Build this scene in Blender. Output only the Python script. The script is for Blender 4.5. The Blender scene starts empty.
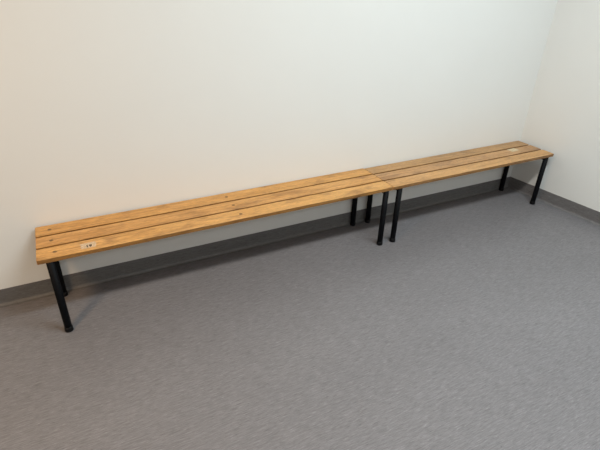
import bpy, bmesh, math, random
from mathutils import Matrix, Vector

random.seed(7)
scene = bpy.context.scene
COL = scene.collection

# ------------------------------------------------------------------ helpers
def link(name, bm, mats, parent=None, smooth=False, loc=(0, 0, 0)):
    me = bpy.data.meshes.new(name)
    bmesh.ops.recalc_face_normals(bm, faces=bm.faces)
    bm.to_mesh(me)
    bm.free()
    for m in (mats if isinstance(mats, (list, tuple)) else [mats]):
        me.materials.append(m)
    if smooth:
        for p in me.polygons:
            p.use_smooth = True
    o = bpy.data.objects.new(name, me)
    COL.objects.link(o)
    o.location = loc
    if parent:
        o.parent = parent
    return o


def box(bm, x0, x1, y0, y1, z0, z1, bevel=0.0, seg=2):
    t = bmesh.new()
    bmesh.ops.create_cube(t, size=1.0)
    for v in t.verts:
        v.co = Vector((x0 + (v.co.x + .5) * (x1 - x0),
                       y0 + (v.co.y + .5) * (y1 - y0),
                       z0 + (v.co.z + .5) * (z1 - z0)))
    if bevel:
        bmesh.ops.bevel(t, geom=t.edges[:], offset=bevel, segments=seg,
                        profile=.5, affect='EDGES')
    merge(bm, t)


def merge(bm, t):
    me = bpy.data.meshes.new('tmp')
    t.to_mesh(me)
    t.free()
    bm.from_mesh(me)
    bpy.data.meshes.remove(me)


def lathe(bm, prof, seg=28, cx=0, cy=0):
    """closed solid of revolution about z; prof = [(r, z), ...]"""
    rings = []
    for r, z in prof:
        rings.append([bm.verts.new((cx + r * math.cos(2 * math.pi * k / seg),
                                    cy + r * math.sin(2 * math.pi * k / seg), z))
                      for k in range(seg)])
    for a, b in zip(rings, rings[1:]):
        for k in range(seg):
            bm.faces.new((a[k], a[(k + 1) % seg], b[(k + 1) % seg], b[k]))
    bm.faces.new(rings[0][::-1])
    bm.faces.new(rings[-1])


def sweep(bm, prof, path_a, path_b, inward):
    """a profile of (distance from the wall, height) run straight from a to b"""
    a, b, n = Vector(path_a), Vector(path_b), Vector(inward)
    ra = [bm.verts.new(a + n * d + Vector((0, 0, z))) for d, z in prof]
    rb = [bm.verts.new(b + n * d + Vector((0, 0, z))) for d, z in prof]
    k = len(prof)
    for i in range(k):
        bm.faces.new((ra[i], ra[(i + 1) % k], rb[(i + 1) % k], rb[i]))
    bm.faces.new(ra)
    bm.faces.new(rb[::-1])


# ---------------------------------------------------------------- materials
def new_mat(name):
    m = bpy.data.materials.new(name)
    m.use_nodes = True
    nt = m.node_tree
    return m, nt, nt.nodes['Principled BSDF']


def N(nt, kind, **kw):
    n = nt.nodes.new(kind)
    for k, v in kw.items():
        if k in n.inputs.keys():
            n.inputs[k].default_value = v
        else:
            setattr(n, k, v)
    return n


def ramp(nt, src, stops):
    r = nt.nodes.new('ShaderNodeValToRGB')
    els = r.color_ramp.elements
    while len(els) < len(stops):
        els.new(.5)
    for e, (p, c) in zip(els, stops):
        e.position = p
        e.color = (c[0], c[1], c[2], 1) if isinstance(c, (tuple, list)) else (c, c, c, 1)
    nt.links.new(src, r.inputs['Fac'])
    return r.outputs['Color']


def mixc(nt, mode, fac, a, b):
    m = nt.nodes.new('ShaderNodeMix')
    m.data_type = 'RGBA'
    m.blend_type = mode
    for sock, val in ((m.inputs[0], fac), (m.inputs[6], a), (m.inputs[7], b)):
        if isinstance(val, bpy.types.NodeSocket):
            nt.links.new(val, sock)
        elif sock.type == 'RGBA':
            sock.default_value = (val[0], val[1], val[2], 1)
        else:
            sock.default_value = val
    return m.outputs[2]


def coords(nt, kind, scale):
    tc = nt.nodes.new('ShaderNodeTexCoord')
    mp = nt.nodes.new('ShaderNodeMapping')
    mp.inputs['Scale'].default_value = scale
    nt.links.new(tc.outputs[kind], mp.inputs['Vector'])
    return mp.outputs['Vector']


def noise(nt, vec, scale, detail=3, rough=.55, dist=0.0):
    n = N(nt, 'ShaderNodeTexNoise')
    n.inputs['Scale'].default_value = scale
    n.inputs['Detail'].default_value = detail
    n.inputs['Roughness'].default_value = rough
    n.inputs['Distortion'].default_value = dist
    nt.links.new(vec, n.inputs['Vector'])
    return n.outputs['Fac']


def bump(nt, bsdf, height, strength, dist=.002):
    b = nt.nodes.new('ShaderNodeBump')
    b.inputs['Strength'].default_value = strength
    b.inputs['Distance'].default_value = dist
    nt.links.new(height, b.inputs['Height'])
    nt.links.new(b.outputs['Normal'], bsdf.inputs['Normal'])


def paint_mat(name, col):
    m, nt, b = new_mat(name)
    v = coords(nt, 'Object', (1, 1, 1))
    c = ramp(nt, noise(nt, v, 2.2, 4), [(.3, [x * .985 for x in col]), (.7, col)])
    nt.links.new(c, b.inputs['Base Color'])
    b.inputs['Roughness'].default_value = .55
    b.inputs['Specular IOR Level'].default_value = .3
    bump(nt, b, noise(nt, v, 260, 2), .06, .001)
    return m


def vinyl_mat(name, base, contrast, streak=(15, 210, 210), gloss=.45):
    """sheet vinyl with short streaks running along the room's long wall"""
    m, nt, b = new_mat(name)
    v = coords(nt, 'Object', streak)
    s1 = noise(nt, v, 1.0, 4, .65, .4)
    v2 = coords(nt, 'Object', (streak[0] * 2.3, streak[1] * 2.0, streak[2] * 2.0))
    s2 = noise(nt, v2, 1.0, 3, .7)
    dk = [c * (1 - contrast) for c in base]
    lt = [c * (1 + contrast) for c in base]
    c1 = ramp(nt, s1, [(.32, dk), (.5, base), (.70, lt)])
    c2 = ramp(nt, s2, [(.30, .36), (.43, .95), (.57, 1.0), (.70, 1.6)])
    c = mixc(nt, 'MULTIPLY', .8, c1, c2)
    v3 = coords(nt, 'Object', (1.2, 2.6, 2.6))
    c3 = ramp(nt, noise(nt, v3, 1.0, 3), [(.3, .95), (.7, 1.04)])
    c = mixc(nt, 'MULTIPLY', 1.0, c, c3)
    nt.links.new(c, b.inputs['Base Color'])
    b.inputs['Roughness'].default_value = gloss
    b.inputs['Specular IOR Level'].default_value = .35
    bump(nt, b, s2, .08, .001)
    return m


def wood_mat(name, tone=1.0):
    """lacquered pine; the object's own colour sets each board's tone"""
    m, nt, b = new_mat(name)
    oi = nt.nodes.new('ShaderNodeObjectInfo')
    tc = nt.nodes.new('ShaderNodeTexCoord')
    add = nt.nodes.new('ShaderNodeVectorMath')
    add.operation = 'ADD'
    mul = nt.nodes.new('ShaderNodeVectorMath')
    mul.operation = 'SCALE'
    mul.inputs['Scale'].default_value = 9.0
    nt.links.new(oi.outputs['Color'], mul.inputs[0])
    nt.links.new(tc.outputs['Object'], add.inputs[0])
    nt.links.new(mul.outputs['Vector'], add.inputs[1])

    def mapped(scale):
        mp = nt.nodes.new('ShaderNodeMapping')
        mp.inputs['Scale'].default_value = scale
        nt.links.new(add.outputs['Vector'], mp.inputs['Vector'])
        return mp.outputs['Vector']
    g1 = noise(nt, mapped((3.0, 60, 60)), 1.0, 5, .6, 1.2)
    g2 = noise(nt, mapped((34, 210, 210)), 1.0, 3, .65)
    g3 = noise(nt, mapped((6, 14, 14)), 1.0, 3, .55, .6)
    c = ramp(nt, g1, [(.28, (.40, .195, .055)), (.48, (.57, .305, .095)), (.72, (.72, .42, .16))])
    c = mixc(nt, 'MULTIPLY', .8, c, ramp(nt, g2, [(.28, .5), (.5, .95), (.72, 1.15)]))
    c = mixc(nt, 'MULTIPLY', .9, c, ramp(nt, g3, [(.28, (.60, .56, .55)), (.46, (1, 1, 1)), (.70, (1.08, 1.08, 1.05))]))
    c = mixc(nt, 'MULTIPLY', 1.0, c, oi.outputs['Color'])
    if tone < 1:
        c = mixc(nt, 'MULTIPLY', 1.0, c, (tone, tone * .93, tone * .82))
    nt.links.new(c, b.inputs['Base Color'])
    b.inputs['Roughness'].default_value = .38
    b.inputs['Specular IOR Level'].default_value = .4
    bump(nt, b, g2, .12, .001)
    return m


def plain_mat(name, col, rough, spec=.5, metal=0.0, var=.1, scale=60):
    m, nt, b = new_mat(name)
    v = coords(nt, 'Object', (1, 1, 1))
    n = noise(nt, v, scale, 3)
    c = ramp(nt, n, [(.3, [x * (1 - var) for x in col]), (.7, [x * (1 + var) for x in col])])
    nt.links.new(c, b.inputs['Base Color'])
    r = nt.nodes.new('ShaderNodeMapRange')
    r.inputs['To Min'].default_value = rough - .06
    r.inputs['To Max'].default_value = rough + .06
    nt.links.new(n, r.inputs['Value'])
    nt.links.new(r.outputs['Result'], b.inputs['Roughness'])
    b.inputs['Specular IOR Level'].default_value = spec
    b.inputs['Metallic'].default_value = metal
    return m


M_WALL = paint_mat('white_wall_paint', (.805, .808, .788))
M_FRONT = paint_mat('grey_wall_paint', (.78, .78, .76))
M_CEIL = paint_mat('white_ceiling_paint', (.82, .82, .80))
M_FLOOR = vinyl_mat('grey_sheet_vinyl', (.192, .184, .193), .22)
M_SKIRT = vinyl_mat('dark_grey_vinyl_skirting', (.15, .147, .147), .10)
M_SKIRT_SIDE = vinyl_mat('dark_grey_vinyl_skirting_side', (.17, .164, .166), .10, (110, 9, 110))
M_WOOD = wood_mat('lacquered_pine')
M_EDGE = wood_mat('darker_board_edge', .47)
M_STEEL = plain_mat('black_powder_coated_steel', (.0032, .0036, .0050), .55, .10)
M_CAP = plain_mat('black_plastic', (.005, .005, .006), .42, .22)
M_SCREW = plain_mat('dull_brown_screw_steel', (.21, .125, .055), .55, .3, .3)
M_PAPER = plain_mat('worn_white_paper', (.58, .43, .29), .7, .2, 0, .25, 90)
M_INK = plain_mat('black_ink', (.03, .025, .02), .6, .2)
M_PATCH = plain_mat('pale_worn_paper_residue', (.62, .50, .33), .7, .2, 0, .22, 60)

# ------------------------------------------------------------- the room
WX, WR = 4.257, .1013           # right wall: its foot at the corner, and its lean in plan
YF, XL, ZC = -5.5, -3.0, 3.0


def right_x(y):
    return WX - WR * y


def prism(bm, pts, z0, z1):
    lo = [bm.verts.new((x, y, z0)) for x, y in pts]
    hi = [bm.verts.new((x, y, z1)) for x, y in pts]
    k = len(pts)
    for i in range(k):
        bm.faces.new((lo[i], lo[(i + 1) % k], hi[(i + 1) % k], hi[i]))
    bm.faces.new(lo[::-1])
    bm.faces.new(hi)


def struct(name, bm, mat):
    o = link(name, bm, mat)
    o['kind'] = 'structure'
    return o


TH = .12
bm = bmesh.new(); prism(bm, [(XL - TH, YF - TH), (right_x(YF) + TH, YF - TH), (right_x(TH) + TH, TH), (XL - TH, TH)], -.1, 0)
struct('floor', bm, M_FLOOR)
bm = bmesh.new(); prism(bm, [(XL - TH, YF - TH), (right_x(YF) + TH, YF - TH), (right_x(TH) + TH, TH), (XL - TH, TH)], ZC, ZC + .1)
struct('ceiling', bm, M_CEIL)
bm = bmesh.new(); prism(bm, [(XL - TH, 0), (WX, 0), (right_x(TH), TH), (XL - TH, TH)], 0, ZC)
struct('wall_back', bm, M_WALL)
bm = bmesh.new(); prism(bm, [(right_x(YF), YF), (right_x(YF) + TH, YF), (right_x(TH) + TH, TH), (right_x(TH), TH), (WX, 0)], 0, ZC)
struct('wall_right', bm, M_WALL)
bm = bmesh.new(); prism(bm, [(XL - TH, YF - TH), (XL, YF - TH), (XL, 0), (XL - TH, 0)], 0, ZC)
struct('wall_left', bm, M_WALL)
bm = bmesh.new(); prism(bm, [(XL, YF - TH), (right_x(YF) + TH, YF - TH), (right_x(YF) + TH, YF), (XL, YF)], 0, ZC)
struct('wall_front', bm, M_FRONT)

# coved vinyl skirting: the sheet curves out of the floor and up the wall
HS = .0965
R = .016
PROF = [(0.0005, 0.0005), (0.0005, HS), (.0025, HS), (.0032, HS - .001)]
for k in range(0, 7):
    a = math.radians(90 * k / 6)
    PROF.append((.0032 + R - R * math.cos(a), R + .0012 - R * math.sin(a)))
PROF.append((.0032 + R + .004, .0006))
rn = Vector((-1, -WR, 0)).normalized()
bm = bmesh.new(); sweep(bm, PROF, (XL, 0, 0), (WX, 0, 0), (0, -1, 0))
struct('baseboard_back', bm, M_SKIRT)
bm = bmesh.new(); sweep(bm, PROF, (right_x(YF), YF, 0), (WX, 0, 0), rn)
struct('baseboard_right', bm, M_SKIRT_SIDE)
bm = bmesh.new(); sweep(bm, PROF, (XL, YF, 0), (XL, 0, 0), (1, 0, 0))
struct('baseboard_left', bm, M_SKIRT_SIDE)

# ------------------------------------------------------------- the benches
H, T, GAP = .421, .022, .013
LEG_R = .0178


def slat_mesh(L, SW):
    """a board with rounded corners and eased edges, its back left corner at 0,0; y runs to -SW"""
    bm = bmesh.new()
    rc = .005
    # order: counter-clockwise, starting at the back right corner
    order = []
    for (cx, cy, a0) in ((L - rc, -rc, 0), (rc, -rc, 90), (rc, -SW + rc, 180), (L - rc, -SW + rc, 270)):
        for k in range(5):
            a = math.radians(a0 + 90 * k / 4)
            order.append((cx + rc * math.cos(a), cy + rc * math.sin(a)))
    lay = []
    e = .002
    levels = [(e, 0)] + [(e - e * math.sin(math.radians(t)), e - e * math.cos(math.radians(t))) for t in (30, 60, 90)]
    levels += [(e - e * math.sin(math.radians(t)), T - e + e * math.cos(math.radians(t))) for t in (90, 60, 30, 0)]
    mx, my = L / 2, -SW / 2
    for inset, z in levels:
        ring = []
        for x, y in order:
            sx = (L / 2 - inset) / (L / 2)
            sy = (SW / 2 - inset) / (SW / 2)
            ring.append(bm.verts.new((mx + (x - mx) * sx, my + (y - my) * sy, z)))
        lay.append(ring)
    k = len(order)
    for a, b in zip(lay, lay[1:]):
        for i in range(k):
            bm.faces.new((a[i], a[(i + 1) % k], b[(i + 1) % k], b[i]))
    bm.faces.new(lay[0][::-1])
    bm.faces.new(lay[-1])
    bm.normal_update()
    for f in bm.faces:                       # the long sawn edges get a darker tone, so slat gaps read dark
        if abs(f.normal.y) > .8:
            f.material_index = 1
    return bm


def leg_bm():
    bm = bmesh.new()
    lathe(bm, [(LEG_R - .003, .006), (LEG_R, .009), (LEG_R, H - T - .0005)])
    return bm


def cap_bm():
    bm = bmesh.new()
    lathe(bm, [(LEG_R + .0012, 0), (LEG_R + .0026, .002), (LEG_R + .0024, .014), (LEG_R + .0012, .024),
               (LEG_R + .0004, .026)])
    return bm


def bench(loc, rot, L, W, insets, tones, mid, label, splay=None, skew=0.0):
    SW = (W - 2 * GAP) / 3
    root = bpy.data.objects.new('slatted_bench', None)
    COL.objects.link(root)
    root.location = loc
    root.rotation_euler = (0, 0, math.radians(rot))
    root['label'] = label
    root['category'] = 'bench'
    root['group'] = 'slatted benches along the wall'
    ends = (insets[0], L - insets[1])
    rows = [.064, L / 2] if mid else []
    slats = []
    for i in range(3):
        y0 = -i * (SW + GAP)
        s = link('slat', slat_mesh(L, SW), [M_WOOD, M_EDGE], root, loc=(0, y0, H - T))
        s.color = (*tones[i], 1)
        slats.append(s)
        for x in rows:
            x += (0, .004, .014)[i] if x < L / 3 else 0
            b = bmesh.new()
            lathe(b, [(.0095, T - .004), (.0095, T + .0002), (.0085, T + .0008), (.005, T + .0003)], 20, x, -SW / 2)
            link('screw', b, M_SCREW, s)
    for x in ends:
        sk = skew if x == ends[1] else 0.0            # the far frame is welded a little askew
        b = bmesh.new()
        box(b, x - .0125, x + .0125, -W + .022, -.022, H - T - .026, H - T - .0003, .002)
        for v in b.verts:
            v.co.x += sk * (v.co.y + W) / W
        link('cross_bar', b, M_STEEL, root)
        for y in (-W + .0170, -.0205):
            lg = link('leg', leg_bm(), M_STEEL, root, True, (x + sk * (y + W) / W, y, 0))
            bend = splay[y > -W / 2] if splay and x == ends[0] else None
            if bend:                                       # this leg stands a little out of true
                for v in lg.data.vertices:
                    k = 1 - v.co.z / (H - T)
                    v.co.x += bend[0] * k
                    v.co.y += bend[1] * k
            cp = link('foot_cap', cap_bm(), M_CAP, lg, True)
            if bend:
                cp.location = (bend[0], bend[1], 0)
    if mid:
        b = bmesh.new()
        box(b, L / 2 - .02, L / 2 + .02, -W + .03, -.03, H - T - .005, H - T - .0003, .001)
        link('cross_bar', b, M_STEEL, root)
    return root, slats


long_bench, long_slats = bench((.713, -.0125, 0), .29, 2.0, .340, (.051, .039),
    [(1.00, .93, .80), (.98, .91, .84), (1.06, 1.02, .95)], True,
    'longer slatted pine bench on the left, with a white number sticker on its front slat', ((.003, -.025), (-.003, -.014)), -.020)
short_bench, short_slats = bench((2.7165, -.0100, 0), .25, 1.515, .334, (.062, .058),
    [(.79, .81, .98), (.82, .81, 1.0), (.93, .92, 1.05)], False,
    'shorter slatted pine bench on black legs, pushed into the room corner', None, -.026)


def number_sticker(slat, cx, cy, w, h, txt, ang):
    """a worn paper sticker lying on a slat (slat coordinates), with printed figures"""
    bm = bmesh.new()
    n = 10
    hw, hh = w / 2, h / 2
    edge = []
    for k in range(n):
        edge.append((-hw + w * k / n, -hh + random.uniform(-.0012, .0012)))
    for k in range(5):
        edge.append((hw + random.uniform(-.004, .003), -hh + h * k / 5))
    for k in range(n):
        edge.append((hw - w * k / n, hh + random.uniform(-.0018, .0012)))
    for k in range(5):
        edge.append((-hw + random.uniform(-.003, .004), hh - h * k / 5))
    lo = [bm.verts.new((x, y, 0)) for x, y in edge]
    hi = [bm.verts.new((x, y, .0005)) for x, y in edge]
    for i in range(len(edge)):
        j = (i + 1) % len(edge)
        bm.faces.new((lo[i], lo[j], hi[j], hi[i]))
    bm.faces.new(hi)
    bm.faces.new(lo[::-1])
    mats = [M_PATCH]
    if txt:
        mats = [M_PAPER, M_INK]
        cu = bpy.data.curves.new('figures', 'FONT')
        cu.body = txt
        cu.size = .029
        cu.align_x = 'CENTER'
        cu.align_y = 'CENTER'
        cu.extrude = .0002
        cu.offset = .0010
        to = bpy.data.objects.new('figures', cu)
        COL.objects.link(to)
        bpy.context.view_layer.update()
        me = bpy.data.meshes.new_from_object(to.evaluated_get(bpy.context.evaluated_depsgraph_get()))
        bpy.data.objects.remove(to)
        n0 = len(bm.faces)
        v0 = len(bm.verts)
        bm.from_mesh(me)
        bm.verts.ensure_lookup_table()
        bm.faces.ensure_lookup_table()
        for v in bm.verts[v0:]:
            v.co.z += .0006
            v.co.x += .001
            v.co.y += -.008
        for f in bm.faces[n0:]:
            f.material_index = 1
    o = link('number_sticker' if txt else 'paper_residue', bm, mats, slat, loc=(cx, cy, T + .0001))
    o.rotation_euler = (0, 0, math.radians(ang))
    return o


s = number_sticker(long_slats[2], .224, -.056, .070, .050, '19', 0)
s['label'] = 'worn white sticker with a printed number'
s = number_sticker(short_slats[1], 1.285, -.030, .085, .052, '', 4)
s['label'] = 'pale torn sticker residue'

# ------------------------------------------------------------- light
def panel(name, x, y, sx, sy, power, col, z=ZC - .03):
    l = bpy.data.lights.new(name, 'AREA')
    l.shape = 'RECTANGLE'
    l.size, l.size_y = sx, sy
    l.energy = power
    l.color = col
    o = bpy.data.objects.new(name, l)
    COL.objects.link(o)
    o.location = (x, y, z)
    return o


panel('added_fill_light', -.48, -1.82, .6, .28, 58, (1.0, .67, .385))
panel('added_fill_light', 2.70, -1.82, 1.8, .28, 80, (.86, .97, 1.0))
panel('added_fill_light', 2.0, -4.3, 1.8, .28, 26, (.90, .97, 1.0))  # added fill with no known lamp, lifts lower wall and floor under benches

w = bpy.data.worlds.new('World')
scene.world = w
w.use_nodes = True
w.node_tree.nodes['Background'].inputs['Color'].default_value = (.8, .85, .9, 1)
w.node_tree.nodes['Background'].inputs['Strength'].default_value = .0

# ------------------------------------------------------------- camera
F_PX = 462.70
R_ = Vector((0.8915974, -0.45203369, 0.02682573))
U_ = Vector((0.19906289, 0.44446574, 0.87339806))
F_ = Vector((0.40672847, 0.77337943, -0.48626763))
cd = bpy.data.cameras.new('camera')
cam = bpy.data.objects.new('camera', cd)
COL.objects.link(cam)
cd.sensor_fit = 'HORIZONTAL'
cd.sensor_width = 36
cd.lens = F_PX / 600 * 36
cd.clip_start = .05
cam.matrix_world = Matrix(((R_.x, U_.x, -F_.x, .95979), (R_.y, U_.y, -F_.y, -2.43175),
                           (R_.z, U_.z, -F_.z, 1.61074), (0, 0, 0, 1)))
scene.camera = cam

vs = scene.view_settings
vs.view_transform = 'Standard'
vs.look = 'None'
vs.exposure = 0.0
vs.gamma = 1.0
vs.use_curve_mapping = False
